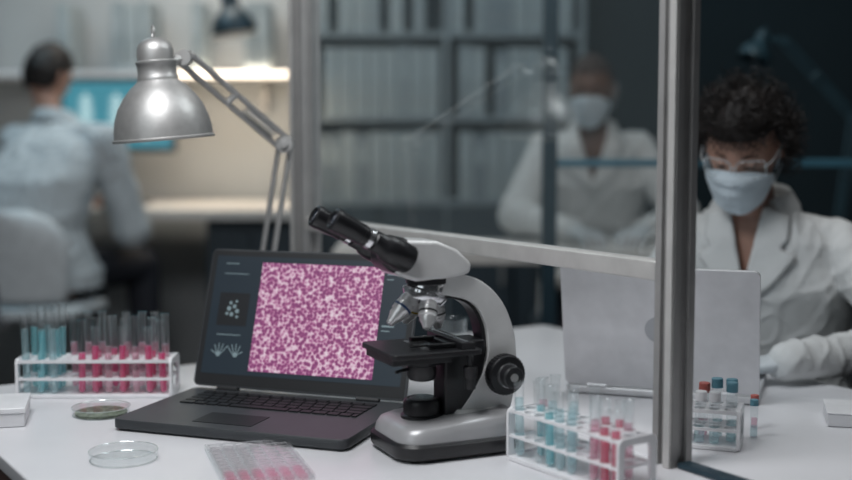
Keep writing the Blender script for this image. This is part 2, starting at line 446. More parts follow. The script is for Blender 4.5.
    if hair=='short': P(lambda b:cap(b,1.08,.45,.08,7),'hair',hm,body,solid=-.006)
    elif hair=='buzz': P(lambda b:cap(b,1.022,.58,.008,5),'hair',hm,body,solid=-.004)
    else:
        def curly(b):
            cap(b,1.10,.50,.10,4,1.02)
            rnd=random.Random(5)
            cnt=0
            while cnt<2300:
                u=V((rnd.gauss(0,1),rnd.gauss(0,1),rnd.gauss(0,1))).normalized()
                lim=.42+.12*rnd.random() if u.y<-.35 else (.40-(u.y+.35)*1.6)
                if abs(u.x)>.55 and u.y>-.45: lim=min(lim,-.10-.25*rnd.random())
                if u.z<max(lim,-.72): continue
                cnt+=1
                lump=noise.noise(u*2.2+V((3,1,0)))
                k=1.08+.18*lump+(rnd.random()**2.2)*.42
                p=V((u.x*.086*k,u.y*.098*k+.006,u.z*.108*k))
                nrm=V((u.x/.076,u.y/.094,u.z/.118)).normalized()
                fx=V((noise.noise(u*3+V((9,0,0))),noise.noise(u*3+V((0,9,0))),-.35+noise.noise(u*3+V((0,0,9)))))*1.5
                ax=fx+V((rnd.gauss(0,.5),rnd.gauss(0,.5),rnd.gauss(0,.5))); ax=(ax-nrm*ax.dot(nrm)*.5).normalized()
                a1=ax.orthogonal().normalized(); a2=ax.cross(a1); L=.020+rnd.random()*.042; R=.004+rnd.random()*.008; ph=rnd.random()*6
                T=1.0+rnd.random()*1.2; K=11; r0=.0003+rnd.random()*.0006
                tube(b,[HM@(p+ax*(L*(i/K-.5))+a1*R*(.5+i/K*.7)*math.cos(ph+i/K*T*6.28)+a2*R*(.5+i/K*.7)*math.sin(ph+i/K*T*6.28)) for i in range(K+1)],[max(.0003,r0*(1-.7*abs(i/K-.35))) for i in range(K+1)],3)
            # a few loose ringlets over the forehead and temples
            for q in range(16):
                x0=-.055+.11*q/15; L=.030+.016*rnd.random(); ph=rnd.random()*6
                tube(b,[HM@V((x0+.004*math.cos(ph+i*.9)+.006*(x0*10)*(i/12),-.098-.006*math.sin(ph+i*.9)+abs(x0)*.38,.074-L*i/12)) for i in range(13)],[.0012*(1-.05*i) for i in range(13)],4)
        P(curly,'hair',hm,body)
    return body
def headmat(c,F,pitch,roll=0,s=1):
    F=V(F).normalized(); yaw=math.atan2(F.x,-F.y)
    return Matrix.Translation(V(c))@Matrix.Rotation(yaw,4,'Z')@Matrix.Rotation(rad(pitch),4,'X')@Matrix.Rotation(rad(roll),4,'Y')@Matrix.Scale(s,4)
person((.74,2.52,0),(-.45,-.89,0),dict(pelvis=(.76,2.54,.53),waist=(.755,2.53,.70),chest=(.722,2.485,.88),upper=(.700,2.465,.985),neck=(.680,2.448,1.064),
  elbow_l=(.935,2.25,.80),wrist_l=(.662,2.125,.792),hand_l=(-.97,.10,-.14),elbow_r=(.46,2.48,.82),wrist_r=(.465,2.32,.81),hand_r=(-.25,-.95,-.2),
  knee_l=(.64,2.12,.52),knee_r=(.47,2.22,.52),ankle_l=(.66,2.14,.09),ankle_r=(.49,2.24,.09)),
  headmat((.632,2.362,1.184),(-.46,-.89,0),32,4,.93),M_skin,M_coat,'person in face mask, glasses and white lab coat typing at laptop',.0045,True,True,'curly',gloves=True,vw=.20,bagg=.86,amp=.008,hs=.86,cvox=.005)
person((.60,4.2,0),(-.12,-1,0),dict(pelvis=(.60,4.22,.65),waist=(.595,4.17,.84),chest=(.58,4.10,1.03),upper=(.57,4.06,1.15),neck=(.567,4.04,1.225),
  elbow_l=(.86,3.96,.94),wrist_l=(.70,3.74,.905),hand_l=(-.6,-.8,-.15),elbow_r=(.30,3.92,.94),wrist_r=(.46,3.72,.905),hand_r=(.5,-.85,-.15),
  knee_l=(.72,3.80,.64),knee_r=(.46,3.80,.64),ankle_l=(.72,3.84,.14),ankle_r=(.46,3.84,.14)),
  headmat((.556,3.99,1.358),(-.32,-.95,0),14,0,.96),M_skind,M_coat,'person with cropped hair, mask and white coat at rear bench',.006,True,False,'buzz',hairm=M_hairb,gloves=True,girth=1.06,bagg=1.1,cvox=.007,amp=.010)
person((-1.40,4.33,0),(.35,.94,0),dict(pelvis=(-1.42,4.33,.71),waist=(-1.46,4.31,.86),chest=(-1.435,4.37,1.04),upper=(-1.375,4.48,1.18),neck=(-1.42,4.56,1.27),
  elbow_r=(-1.115,4.47,.855),wrist_r=(-1.28,4.81,.948),hand_r=(-.4,.9,-.1),elbow_l=(-1.67,4.64,.92),wrist_l=(-1.50,4.90,.948),hand_l=(.4,.9,-.1),
  knee_r=(-1.13,4.70,.69),knee_l=(-1.38,4.80,.66),ankle_r=(-1.10,4.60,.12),ankle_l=(-1.38,4.76,.12)),
  headmat((-1.465,4.63,1.435),(.45,.89,0),24,0),M_skin,M_coatb,'person in white coat seated facing a glowing monitor',.006,False,False,'short',mask=False,girth=1.28,skirt=0,bagg=1.25,amp=.012,hemdrop=.06,cvox=.007)

# ------------------------------------------------------------ room shell
def wall(name,c,s,m):
    return structure(P(lambda b:box(b,(0,0,0),s),name,m,loc=c,smooth=False))
wall('floor',(0,2.0,-.05),(8,7.6,.1),M_floor)
wall('ceiling',(0,2.0,2.85),(8,7.6,.1),mat('ceiling_paint',(.18,.19,.20),.9))
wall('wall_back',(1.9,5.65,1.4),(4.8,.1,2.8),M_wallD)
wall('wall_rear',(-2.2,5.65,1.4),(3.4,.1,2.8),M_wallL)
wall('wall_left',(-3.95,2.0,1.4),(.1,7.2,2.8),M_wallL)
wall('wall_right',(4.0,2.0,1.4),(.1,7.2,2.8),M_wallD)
wall('wall_front_bounce',(0,-1.65,1.4),(8,.1,2.8),M_bounceF)  # unseen wall behind the camera, added to brighten reflections and ambient light

# ------------------------------------------------------------ tables
n=V((.835,.55,0)).normalized(); d=V((.55,-.835,0)).normalized()
ang=math.atan2(d.y,d.x)
C0=V((-.873,2.052,0))
def table(name,c0,length,width,label):
    ctr=c0+d*length/2+n*width/2
    e=empty(name,(ctr.x,ctr.y,0),ang,label,'table')
    P(lambda b:box(b,(0,0,.739),(length,width,.022)),'table_top',M_table,e,bevel=.003)
    P(lambda b:box(b,(0,0,.7155),(length-.004,width-.004,.025)),'table_edge_board',M_tedge,e,bevel=.002)
    for sx in(-1,1):
        for sy in(-1,1):
            P(lambda b:box(b,(sx*(length/2-.06),sy*(width/2-.06),.3515),(.045,.045,.703)),'leg',M_post,e,bevel=.004)
    return e
table('lab_table',C0,1.5,.763,'white laminate lab table holding the microscope and dark laptop')
table('lab_table',C0+n*.765,1.5,.62,'white laminate table on the far side of the glass partition')

# ------------------------------------------------------------ glass partition
RP=V((.339,1.60,0)); LP=V((-.252,2.512,0))
pd=(RP-LP).normalized(); pang=math.atan2(pd.y,pd.x); PL=(RP-LP).length
gp=empty('glass_partition',(LP.x,LP.y,.7505),pang,'aluminium framed glass partition standing on the tables','partition')
H=1.35
def post(b,x,w,h):
    g=.006; q=.008
    o=w/2
    pts=[(-o,-o),(-q,-o),(-q,-o+g),(q,-o+g),(q,-o),(o,-o),(o,-q),(o-g,-q),(o-g,q),(o,q),(o,o),(q,o),(q,o-g),(-q,o-g),(-q,o),(-o,o),(-o,q),(-o+g,q),(-o+g,-q),(-o,-q)]
    slab(b,[([(px+x,py) for px,py in pts],0),([(px+x,py) for px,py in pts],h)])
P(lambda b:post(b,PL,.038,H),'post',M_post,gp)
P(lambda b:post(b,0,.044,H),'post',M_post,gp)
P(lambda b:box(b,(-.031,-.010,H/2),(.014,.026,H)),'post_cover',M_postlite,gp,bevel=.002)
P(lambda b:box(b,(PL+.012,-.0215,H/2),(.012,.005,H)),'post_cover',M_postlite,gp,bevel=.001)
def rail(b,z,h=.028,dd=.034):
    box(b,(PL/2,0,z),(PL-.042,dd,h)); 
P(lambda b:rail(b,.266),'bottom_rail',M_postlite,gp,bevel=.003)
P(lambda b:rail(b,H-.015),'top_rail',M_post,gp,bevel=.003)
P(lambda b:b.faces.new([b.verts.new(q) for q in((.021,0,.281),(PL-.021,0,.281),(PL-.021,0,H-.03),(.021,0,H-.03))]),'glass_pane',M_pane,gp,smooth=False)
P(lambda b:box(b,(PL+.022+.18,0,.004),(.36,.024,.008)),'floor_track',M_blue,gp,bevel=.002)

# ------------------------------------------------------------ desk lamps
PR=[(.086,0),(.0865,.004),(.084,.006),(.083,.018),(.080,.036),(.073,.056),(.062,.074),(.048,.090),(.038,.098),(.0345,.102),(.0345,.108),(.033,.110),(.033,.128),(.0345,.130),(.0345,.134),(.031,.136),(.031,.152),(.028,.162),(.02,.170),(.010,.174),(.0,.175)]
INN=[(0,.094),(.036,.094),(.046,.087),(.060,.072),(.071,.054),(.078,.035),(.081,.018),(.0825,.004),(.086,0)]
def desk_lamp(base,elbow,neck,sb,st,sc,ms,mr,label,inner,glow=.6):
    base=V(base); o=lambda p:V(p)-base
    elbow,neck,sb,st=o(elbow),o(neck),o(sb),o(st)
    e=empty('desk_lamp',base,0,label,'lamp')
    P(lambda b:lathe(b,[(.0,0),(.075*sc,0),(.078*sc,.006),(.076*sc,.018),(.03*sc,.026),(.014*sc,.03),(.012*sc,.07),(0,.07)],seg=40),'lamp_base',mr,e)
    side=V((0,1,0)).cross(elbow.normalized()).normalized()*.011*sc
    up=V((0,0,.06))
    def lower(b):
        cyl(b,up+side,elbow+side,.0052*sc,seg=10); cyl(b,up-side,elbow-side,.0052*sc,seg=10)
        spring(b,up+(elbow-up)*.12,up+(elbow-up)*.4,.006*sc,.0012*sc,16)
    P(lower,'lower_arm',mr,e)
    a=(neck-elbow).normalized(); s2=V((0,1,0)).cross(a).normalized()*.012*sc
    def upper(b):
        cyl(b,elbow+s2,neck+s2,.0055*sc,seg=10); cyl(b,elbow-s2,neck-s2,.0055*sc,seg=10)
        spring(b,elbow+(neck-elbow)*.12,elbow+(neck-elbow)*.42,.007*sc,.0014*sc,16)
        for t in(.02,.55,.97):
            p=elbow+(neck-elbow)*t; cyl(b,p-s2*1.4,p+s2*1.4,.006*sc,seg=10)
    P(upper,'upper_arm',mr,e)
    def joint(b):
        cyl(b,elbow+V((0,-.016,0))*sc,elbow+V((0,.016,0))*sc,.017*sc,seg=24)
        cyl(b,elbow+V((0,-.022,0))*sc,elbow+V((0,.022,0))*sc,.008*sc,seg=16)
    P(joint,'elbow_joint',mr,e,bevel=.001)
    M=frame(sb,st); L=(st-sb).length; k=L/.175
    def hj(b):
        c=M@V((0,0,.125*k)); cyl(b,neck,c,.009*sc,seg=12)
        cyl(b,neck+V((0,-.014,0))*sc,neck+V((0,.014,0))*sc,.014*sc,seg=20)
    P(hj,'shade_joint',mr,e)
    R=k
    P(lambda b:lathe(b,[(r*R,z*R) for r,z in PR],M,64,False),'lamp_shade',ms,e)
    P(lambda b:lathe(b,[(r*R,z*R) for r,z in INN],M,64,False),'shade_lining',inner,e)
    P(lambda b:tube(b,[M@V((.011*R*math.cos(t/20*2*math.pi),0,.183*R+.011*R*math.sin(t/20*2*math.pi))) for t in range(20)],.0022*R,6,True),'ring_handle',mr,e)
    def bulb(b): lathe(b,[(.013*R,.093*R),(.014*R,.08*R),(.024*R,.065*R),(.028*R,.048*R),(.024*R,.033*R),(.012*R,.024*R),(0,.022*R)],M,24,False)
    P(bulb,'light_bulb',emis('bulb_glow',(1,.9,.75),glow),e)
    return e
M_lin=mat('white_lining',(.85,.83,.78),.5)
desk_lamp((-.335,2.30,.7505),(-.271,2.28,1.185),(-.425,2.10,1.338),(-.454,2.06,1.194),(-.468,2.055,1.370),1,M_alu,M_alu,'brushed aluminium architect desk lamp with a dome shade',M_lin)

# ------------------------------------------------------------ laptops
def laptop(name,loc,rz,w,dp,tilt,th,mb,mk,label,display,logo):
    e=empty(name,loc,rz,label,'laptop')
    h=th
    P(lambda b:slab(b,[(rrect(w-.01,dp-.01,.012),0),(rrect(w,dp,.014),.004),(rrect(w,dp,.014),h-.002),(rrect(w-.003,dp-.003,.013),h)]),'base',mb,e)
    def keys(b):
        kw=(w*.80)/15; kd=.0178
        for r in range(5):
            x=-w*.40
            ws=[1]*15 if r<4 else [1.3,1,1,1,5,1,1,1.2,1,1,.5]
            if r in(1,2,3): ws=[1.2+.15*r]+[1]*12+[1.8-.15*r]
            for q in ws:
                cw=kw*q
                if x+cw>w*.405: break
                box(b,(x+cw/2,dp*.40-r*(kd+.001)-.012,h+.0012),(cw-.0034,kd-.0034,.0022)); x+=cw
    P(keys,'keyboard',mk,e,smooth=False)
    P(lambda b:box(b,(-.02,-dp*.27,h+.0004),(.1,.062,.0008)),'touchpad',mb if not display else M_key,e)
    hh=dp*.96
    def lf(b):
        Mx=Matrix.Rotation(rad(90),4,'X')
        o=rrect(w,hh,.010)
        slab(b,[([(x,y+hh/2) for x,y in o],-.0035),([(x,y+hh/2) for x,y in o],.0035)],Mx)
    lid=P(lf,'lid',mb,e,loc=(0,dp/2-.006,h+.004),rot=(-tilt,0,0),bevel=.001)
    for s in(-1,1): P(lambda b:cyl(b,(s*w*.38,dp/2-.006,h+.001),(s*w*.28,dp/2-.006,h+.001),.006),'hinge',mb if logo else mk,e)
    def rect(x0,x1,z0,z1,yy): 
        return lambda b:b.faces.new([b.verts.new((x0,yy,z0)),b.verts.new((x1,yy,z0)),b.verts.new((x1,yy,z1)),b.verts.new((x0,yy,z1))])
    if display:
        P(lambda b:box(b,(0,-.0037,hh/2),(w-.006,.0008,hh-.006)),'bezel',M_key,lid,bevel=.0003)
        disp=P(rect(-w/2+.012,w/2-.012,.022,hh-.012,-.0044),'display',emis('screen_dark_blue',(.006,.015,.025),1),lid,smooth=False)
        m=bpy.data.materials.new('stained_tissue_image'); m.use_nodes=True; nt=m.node_tree; L=nt.links.new
        b=nt.nodes['Principled BSDF']; tc=nt.nodes.new('ShaderNodeTexCoord')
        nz=nt.nodes.new('ShaderNodeTexNoise'); nz.inputs['Scale'].default_value=110; L(tc.outputs['Object'],nz.inputs['Vector'])
        mxv=nt.nodes.new('ShaderNodeMix'); mxv.data_type='VECTOR'; mxv.inputs[0].default_value=.006
        L(tc.outputs['Object'],mxv.inputs[4]); L(nz.outputs['Color'],mxv.inputs[5])
        vo=nt.nodes.new('ShaderNodeTexVoronoi'); vo.inputs['Scale'].default_value=160; vo.inputs['Randomness'].default_value=.75; L(mxv.outputs[1],vo.inputs['Vector'])
        cr=nt.nodes.new('ShaderNodeValToRGB'); E=cr.color_ramp.elements
        E[0].position=.0; E[0].color=(.17,.03,.13,1); E[1].position=1; E[1].color=(.85,.76,.81,1)
        a=E.new(.45); a.color=(.28,.055,.19,1); a=E.new(.56); a.color=(.48,.16,.33,1); a=E.new(.69); a.color=(.72,.48,.61,1)
        L(vo.outputs['Distance'],cr.inputs['Fac'])
        b.inputs['Base Color'].default_value=(.01,.01,.01,1); L(cr.outputs['Color'],b.inputs['Emission Color']); b.inputs['Emission Strength'].default_value=.86
        b.inputs['Roughness'].default_value=.4
        P(rect(-.094,.134,.030,hh-.022,-.0050),'tissue_picture',m,disp,smooth=False)
        ui=emis('screen_icon_white',(.22,.30,.33),.75); uid=emis('screen_panel_black',(.003,.004,.006),1)
        P(rect(-.168,-.110,.106,.164,-.0048),'tool_panel',uid,disp,smooth=False)
        yy=-.0050
        def dot(b,cx,cz,r,nn=12): b.faces.new([b.verts.new((cx+r*math.cos(2*math.pi*k/nn),yy,cz+r*math.sin(2*math.pi*k/nn))) for k in range(nn)])
        def bar(b,x0,z0,x1,z1,t):
            a=V((x1-x0,z1-z0)); nn=V((-a.y,a.x)).normalized()*t/2
            b.faces.new([b.verts.new((x0+nn.x,yy,z0+nn.y)),b.verts.new((x0-nn.x,yy,z0-nn.y)),b.verts.new((x1-nn.x,yy,z1-nn.y)),b.verts.new((x1+nn.x,yy,z1+nn.y))])
        for cx,cz,r in((-.147,.142,.0044),(-.137,.146,.0038),(-.131,.138,.0042),(-.141,.132,.0040),(-.150,.133,.0030),(-.145,.152,.0032),(-.130,.128,.0028),(-.134,.155,.0026)):
            P(lambda b:dot(b,cx,cz-.006,r,7),'blob_icon',ui,disp,smooth=False)
        for cx,sg in((-.156,1),(-.123,-1)):
            def hic(b):
                dot(b,cx,.056,.0045)
                for q in range(4): bar(b,cx+sg*.0022*(q-1),.056,cx+sg*.0085*(q-1.0),.076-.003*abs(q-1.3),.0015)
                bar(b,cx,.054,cx-sg*.014,.062,.0016)
            P(hic,'hand_icon',ui,disp,smooth=False)
        for l in((-.165,.198,-.118,.198,.0012),(-.164,.090,-.118,.090,.0014),(-.165,.216,-.14,.216,.0015),(.140,.208,.160,.208,.003),(.140,.199,.152,.199,.0018),(.140,.120,.162,.120,.003),(.140,.112,.155,.112,.0018),(.142,.085,.155,.085,.005)):
            P(lambda b:bar(b,*l),'text_line',ui,disp,smooth=False)
    else:
        P(rect(-w/2+.012,w/2-.012,.014,hh-.010,-.0044),'display',emis('laptop_screen_glow',(.35,.5,.6),.8),lid,smooth=False)
    if logo:
        P(lambda b:lathe(b,[(0,.0036),(.0235,.0036),(.0235,.0041),(0,.0041)],Matrix.Translation((0,0,hh/2))@Matrix.Rotation(rad(-90),4,'X'),40,False),'round_emblem',mat('emblem_grey',(.36,.37,.39),.3,.6),lid)
    return e
laptop('laptop',(-.257,1.840,.7505),rad(-19.5),.392,.252,rad(19),.0175,M_lap,M_key,'open dark grey laptop showing a magenta stained tissue picture',True,False)
M_lapS=mat('silver_laptop_shell',(.64,.64,.66),.38,.3)
laptop('laptop',(.438,2.108,.7505),rad(161),.330,.230,rad(14),.014,M_lapS,M_key,'open silver laptop with a round emblem on its lid',False,True)

# ------------------------------------------------------------ microscope
ms=empty('microscope',(.027,1.688,.7505),rad(24),'silver and black binocular compound microscope beside the dark laptop','microscope')
ms.scale=(1.01,1.01,1.01)
def mp(u,v): return ((u-446)*.001575,(445-v)*.00146)
P(lambda b:slab(b,[(rrect(.188,.144,.035),.004),(rrect(.194,.150,.038),.008),(rrect(.194,.150,.038),.022),(rrect(.186,.142,.036),.026)]),'base_plate',M_dark,ms)
def sh(b):
    o=rrect(.184,.140,.036)
    rs=[]
    for sc,z in((1,.0255),(.985,.034),(.94,.043),(.84,.048)):
        rs.append([b.verts.new((x*sc+(1-sc)*.03,y*sc,z+max(0,(x+.02))*.10*(1 if z>.03 else 0))) for x,y in o])
    for a,c in zip(rs,rs[1:]):
        for k in range(len(a)): b.faces.new((a[k],a[(k+1)%len(a)],c[(k+1)%len(a)],c[k]))
    b.faces.new(rs[0][::-1]); b.faces.new(rs[-1])
P(sh,'base_housing',M_silver,ms)
for x in(-.07,.07):
    for y in(-.05,.05): P(lambda b:cyl(b,(x,y,0),(x,y,.006),.01),'rubber_foot',M_rubber,ms)
def spline(pts,nn=6):
    out=[]; N=len(pts)
    for i in range(N-1):
        p0=V(pts[max(i-1,0)]);p1=V(pts[i]);p2=V(pts[i+1]);p3=V(pts[min(i+2,N-1)])
        for k in range(nn):
            t=k/nn; out.append(tuple(.5*((2*p1)+(p2-p0)*t+(2*p0-5*p1+4*p2-p3)*t*t+(3*p1-p0-3*p2+p3)*t**3)))
    out.append(tuple(pts[-1])); return out
outer=spline([mp(*p) for p in((428,273),(452,272),(477,281),(498,303),(510,335),(512,368),(509,398),(502,424))])
inner=spline([mp(*p) for p in((454,424),(454,410),(466,392),(478,370),(483,345),(478,318),(463,299),(428,290))])
P(lambda b:prism(b,outer+inner,-.023,.023),'arm',M_silver2,ms,bevel=.005,seg=3)
inn2=spline([mp(*p) for p in((428,286),(465,295),(482,316),(487,345),(482,371),(470,394),(458,412))])
inn1=spline([mp(*p) for p in((428,292),(461,301),(475,319),(480,345),(475,369),(463,391),(451,410))])
P(lambda b:prism(b,inn2+inn1[::-1],-.016,.016),'arm_inlay',M_dark,ms,bevel=.001)
def foot(b): slab(b,[(rrect(.092,.078,.02),.036),(rrect(.086,.07,.02),.05),(rrect(.076,.056,.018),.058)],Matrix.Translation((.044,0,0)))
P(foot,'arm_foot',M_silver2,ms)
kx,kz=mp(495,372)
def knob(b,s):
    M=frame((kx,s*.023,kz),(kx,s*.08,kz))
    pr=[(.021,0),(.021,.004),(.027,.006),(.0285,.009),(.0285,.022),(.027,.025),(.018,.026),(.016,.028),(.016,.042),(.014,.044),(0,.044)]
    lathe(b,pr,M,48,False)
    for k in range(36):
        a=k*math.pi/18; box(b,(.0286*math.cos(a),.0286*math.sin(a),.0155),(.0018,.0018,.012),M)
P(lambda b:knob(b,-1),'focus_knob',M_dark,ms)
P(lambda b:knob(b,1),'focus_knob',M_dark,ms)
P(lambda b:lathe(b,[(.0165,.0285),(.0172,.0285),(.0172,.030),(.0165,.030)],frame((kx,-.023,kz),(kx,-.08,kz)),40,False),'knob_ring',M_chrome,ms)
P(lambda b:lathe(b,[(0,.0442),(.006,.0442),(.006,.0447),(0,.0447)],frame((kx,-.023,kz),(kx,-.08,kz)),32,False),'knob_cap',M_post,ms)
def pillar(b):
    prism(b,[mp(*p) for p in((440,350),(480,348),(480,392),(468,410),(446,416),(440,412))],-.021,.021)
    box(b,(mp(460,0)[0],0,mp(0,345)[1]),(.062,.05,.022))
P(pillar,'stage_carrier',M_dark,ms,bevel=.004)
AX=-.036
P(lambda b:slab(b,[(rrect(.135,.125,.008),.143),(rrect(.135,.125,.008),.1505)],Matrix.Translation((AX-.001,0,0))),'stage',M_dark,ms,bevel=.0015)
def mech(b):
    box(b,(AX+.045,0,.1555),(.02,.12,.010)); box(b,(AX+.02,.03,.1545),(.05,.01,.006)); box(b,(AX+.02,-.035,.1545),(.05,.008,.006))
    tube(b,[(AX+.03,-.02,.1535),(AX-.012,-.026,.1545),(AX-.026,-.018,.1535)],.002,6)
P(mech,'slide_holder',M_dark,ms,bevel=.001)
P(lambda b:box(b,(AX+.045,0,.161),(.004,.11,.0008)),'vernier_scale',M_chrome,ms)
P(lambda b:box(b,(AX-.02,0,.138),(.09,.1,.010)),'lower_stage_plate',M_dark,ms,bevel=.001)
P(lambda b:box(b,(AX,0,.1518),(.026,.076,.0014)),'glass_slide',M_plas,ms)
def xy(b):
    cyl(b,(AX+.05,-.055,.143),(AX+.05,-.055,.118),.004); cyl(b,(AX+.05,-.055,.126),(AX+.05,-.055,.110),.010); cyl(b,(AX+.05,-.055,.112),(AX+.05,-.055,.094),.0075)
P(xy,'stage_control_knob',M_dark,ms,bevel=.0008)
def cond(b):
    lathe(b,[(.012,.100),(.018,.102),(.021,.108),(.021,.122),(.024,.124),(.024,.134),(.018,.1355),(.014,.142)],Matrix.Translation((AX,0,0)),36)
    cyl(b,(AX-.02,0,.118),(AX-.042,-.006,.116),.0025); cyl(b,(AX+.01,0,.128),(AX+.06,0,.128),.008)
P(cond,'condenser',M_dark,ms)
P(lambda b:lathe(b,[(.030,.044),(.030,.052),(.0265,.054),(.0265,.070),(.0245,.074),(.0215,.0755),(.0215,.0745),(0,.0745)],Matrix.Translation((AX,0,0)),40,False),'illuminator',M_dark,ms)
P(lambda b:lathe(b,[(0,.0752),(.018,.0752),(.016,.0775),(0,.0785)],Matrix.Translation((AX,0,0)),32,False),'illuminator_lens',M_plas,ms)
nc=V((AX+.006,0,.227)); tilt=Matrix.Rotation(rad(18),4,'Y')
NM=Matrix.Translation(nc)@tilt
def nosep(b):
    lathe(b,[(0,.018),(.024,.018),(.027,.014),(.027,.003),(.031,0),(.032,-.005),(.028,-.013),(.014,-.019),(0,-.020)],NM,48,False)
    for k in range(40):
        a=k*math.pi/20; box(b,(.0318*math.cos(a),.0318*math.sin(a),-.0025),(.0012,.0012,.004),NM)
P(nosep,'nosepiece',M_chrome,ms)
M_obj=mat('objective_metal',(.80,.80,.80),.28,.5)
def objective(L,phi,band):
    dirv=(NM.to_3x3()@V((math.cos(phi)*.52,math.sin(phi)*.52,-1))).normalized()
    st=NM@V((.017*math.cos(phi),.017*math.sin(phi),-.008))
    M=frame(st,st+dirv)
    P(lambda b:lathe(b,[(.0120,0),(.0120,.010),(.0132,.011),(.0132,L*.30),(.0122,L*.31),(.0122,L*.34),(.0132,L*.35),(.0132,L*.58),(.0112,L*.63),(.0112,L*.72),(.0072,L*.86),(.0050,L),(0,L)],M,32,False),'objective_lens',M_obj,ms)
    P(lambda b:lathe(b,[(.0134,L*.44),(.0136,L*.44),(.0136,L*.50),(.0134,L*.50)],M,28,False),'objective_band',band,ms)
Bd=[mat('band_red',(.3,.05,.04),.4),mat('band_yellow',(.4,.3,.04),.4),mat('band_blue',(.03,.08,.2),.4),M_dark]
objective(.056,math.pi*1.05,Bd[2]); objective(.046,math.pi*1.50,Bd[3]); objective(.048,math.pi*.5,Bd[1]); objective(.042,0.05,Bd[3])
hd=[mp(*p) for p in((386,248),(398,237),(430,239),(450,248),(464,262),(462,272),(436,276),(410,277),(390,270))]
P(lambda b:prism(b,hd,-.032,.032),'head_housing',M_silver2,ms,bevel=.006,seg=3)
P(lambda b:lathe(b,[(.027,.238),(.030,.240),(.030,.247),(.026,.250)],Matrix.Translation((AX+.008,0,0)),40),'head_mount',M_dark,ms)
p0=V((mp(402,256)[0],0,mp(402,256)[1])); p1=V((mp(330,214)[0],0,mp(330,214)[1])); aa=(p1-p0).normalized(); AL=(p1-p0).length
MB=Matrix.Translation(p0)@aa.to_track_quat('Z','Y').to_matrix().to_4x4()
MBR=MB.to_3x3(); sw=abs((MBR@V((1,0,0))).y)>.5
def oo(w1,w2,r):
    o=rrect(w1,w2,r); return [(y,x) for x,y in o][::-1] if sw else o
P(lambda b:slab(b,[(oo(.044,.060,.012),-.006),(oo(.050,.070,.014),.004),(oo(.050,.072,.014),.018),(oo(.042,.066,.014),.028),(oo(.028,.05,.012),.034)],MB),'binocular_housing',M_dark,ms,bevel=.002)
M_lens=mat('coated_lens',(.02,.03,.05),.05,spec=1)
for sy in(-.039,.039):
    M=MB.copy(); M.translation=p0+V((0,sy,0))
    P(lambda b:lathe(b,[(.017,.000),(.0200,.004),(.0200,.034),(.0180,.044),(.0150,.048),(.0150,.062),(.0132,.064),(.0132,.080),(.0145,.081),(.0145,.092),(.0152,.094),(.0154,AL-.014),(.0162,AL-.010),(.0156,AL-.002),(.0120,AL),(.0100,AL-.001),(.0090,AL-.004),(0,AL-.005)],M,40,True),'eyepiece',M_dark,ms)
    P(lambda b:lathe(b,[(.0134,.066),(.0142,.066),(.0142,.073),(.0134,.073)],M,36,False),'eyepiece_ring',M_chrome,ms)
    P(lambda b:lathe(b,[(.0090,AL-.0035),(0,AL-.002)],M,28,False),'eye_lens',M_lens,ms)
P(lambda b:lathe(b,[(0,0),(.007,0),(.007,.012),(.009,.013),(.009,.02),(0,.02)],frame((-.0,.030,.262),(0,.06,.262)),20,False),'lock_screw',M_dark,ms)
P(lambda b:tube(b,[(.09,.03,.02),(.13,.06,.006),(.16,.12,.005),(.12,.2,.005)],.0035,8),'power_cable',M_rubber,ms)

# ------------------------------------------------------------ racks and tubes
def holed(bm,nx,ny,p,r,z0,z1,seg=16):
    for i in range(nx):
        for j in range(ny):
            cx=(i-(nx-1)/2)*p; cy=(j-(ny-1)/2)*p; c=[];s=[]
            for k in range(seg):
                a=2*math.pi*k/seg; co,si=math.cos(a),math.sin(a); q=max(abs(co),abs(si))
                c.append((cx+r*co,cy+r*si)); s.append((cx+co/q*p/2,cy+si/q*p/2))
            vt=lambda P_,z:[bm.verts.new((x,y,z)) for x,y in P_]
            ct,cb,st,sb=vt(c,z1),vt(c,z0),vt(s,z1),vt(s,z0)
            for k in range(seg):
                l=(k+1)%seg
                bm.faces.new((ct[k],st[k],st[l],ct[l])); bm.faces.new((cb[k],cb[l],sb[l],sb[k])); bm.faces.new((ct[k],ct[l],cb[l],cb[k]))
                ax=all(abs(abs(s[q][0])-nx*p/2)<1e-5 and s[q][0]*s[k][0]>0 for q in(k,l)); ay=all(abs(abs(s[q][1])-ny*p/2)<1e-5 and s[q][1]*s[k][1]>0 for q in(k,l))
                if ax or ay: bm.faces.new((st[k],sb[k],sb[l],st[l]))
    bmesh.ops.remove_doubles(bm,verts=bm.verts,dist=1e-5)
def rack(loc,rz,nx,ny,p,h,r,label,mid=True,m=None,th=.0055,fr=.011):
    m=m or M_white
    e=empty('test_tube_rack',loc,rz,label,'test tube rack')
    P(lambda b:holed(b,nx,ny,p,r,h-th,h),'top_plate',m,e)
    if mid: P(lambda b:holed(b,nx,ny,p,r,h*.46,h*.46+th*.8),'middle_plate',m,e)
    w=nx*p; q=ny*p
    P(lambda b:slab(b,[(rrect(w+.006,q+.004,.006),0),(rrect(w+.006,q+.004,.006),.006)]),'bottom_plate',m,e,bevel=.001)
    for s in(-1,1):
        def ew(b):
            MM=Matrix.Translation((s*(w/2+.0025),0,h/2+.001))@Matrix.Rotation(rad(90),4,'Z')@Matrix.Rotation(rad(90),4,'X')
            o=rrect(q+.003,h+.002,.010); i=rrect(q-fr*2,h-fr*2,.008)
            R=[[b.verts.new(MM@V((x,y,z))) for x,y in c] for c,z in((o,-.0023),(o,.0023),(i,.0023),(i,-.0023))]
            for k in range(4):
                A,B=R[k],R[(k+1)%4]
                for t in range(len(A)): b.faces.new((A[t],A[(t+1)%len(A)],B[(t+1)%len(A)],B[t]))
        P(ew,'end_frame',m,e)
    return e
TR=.0067
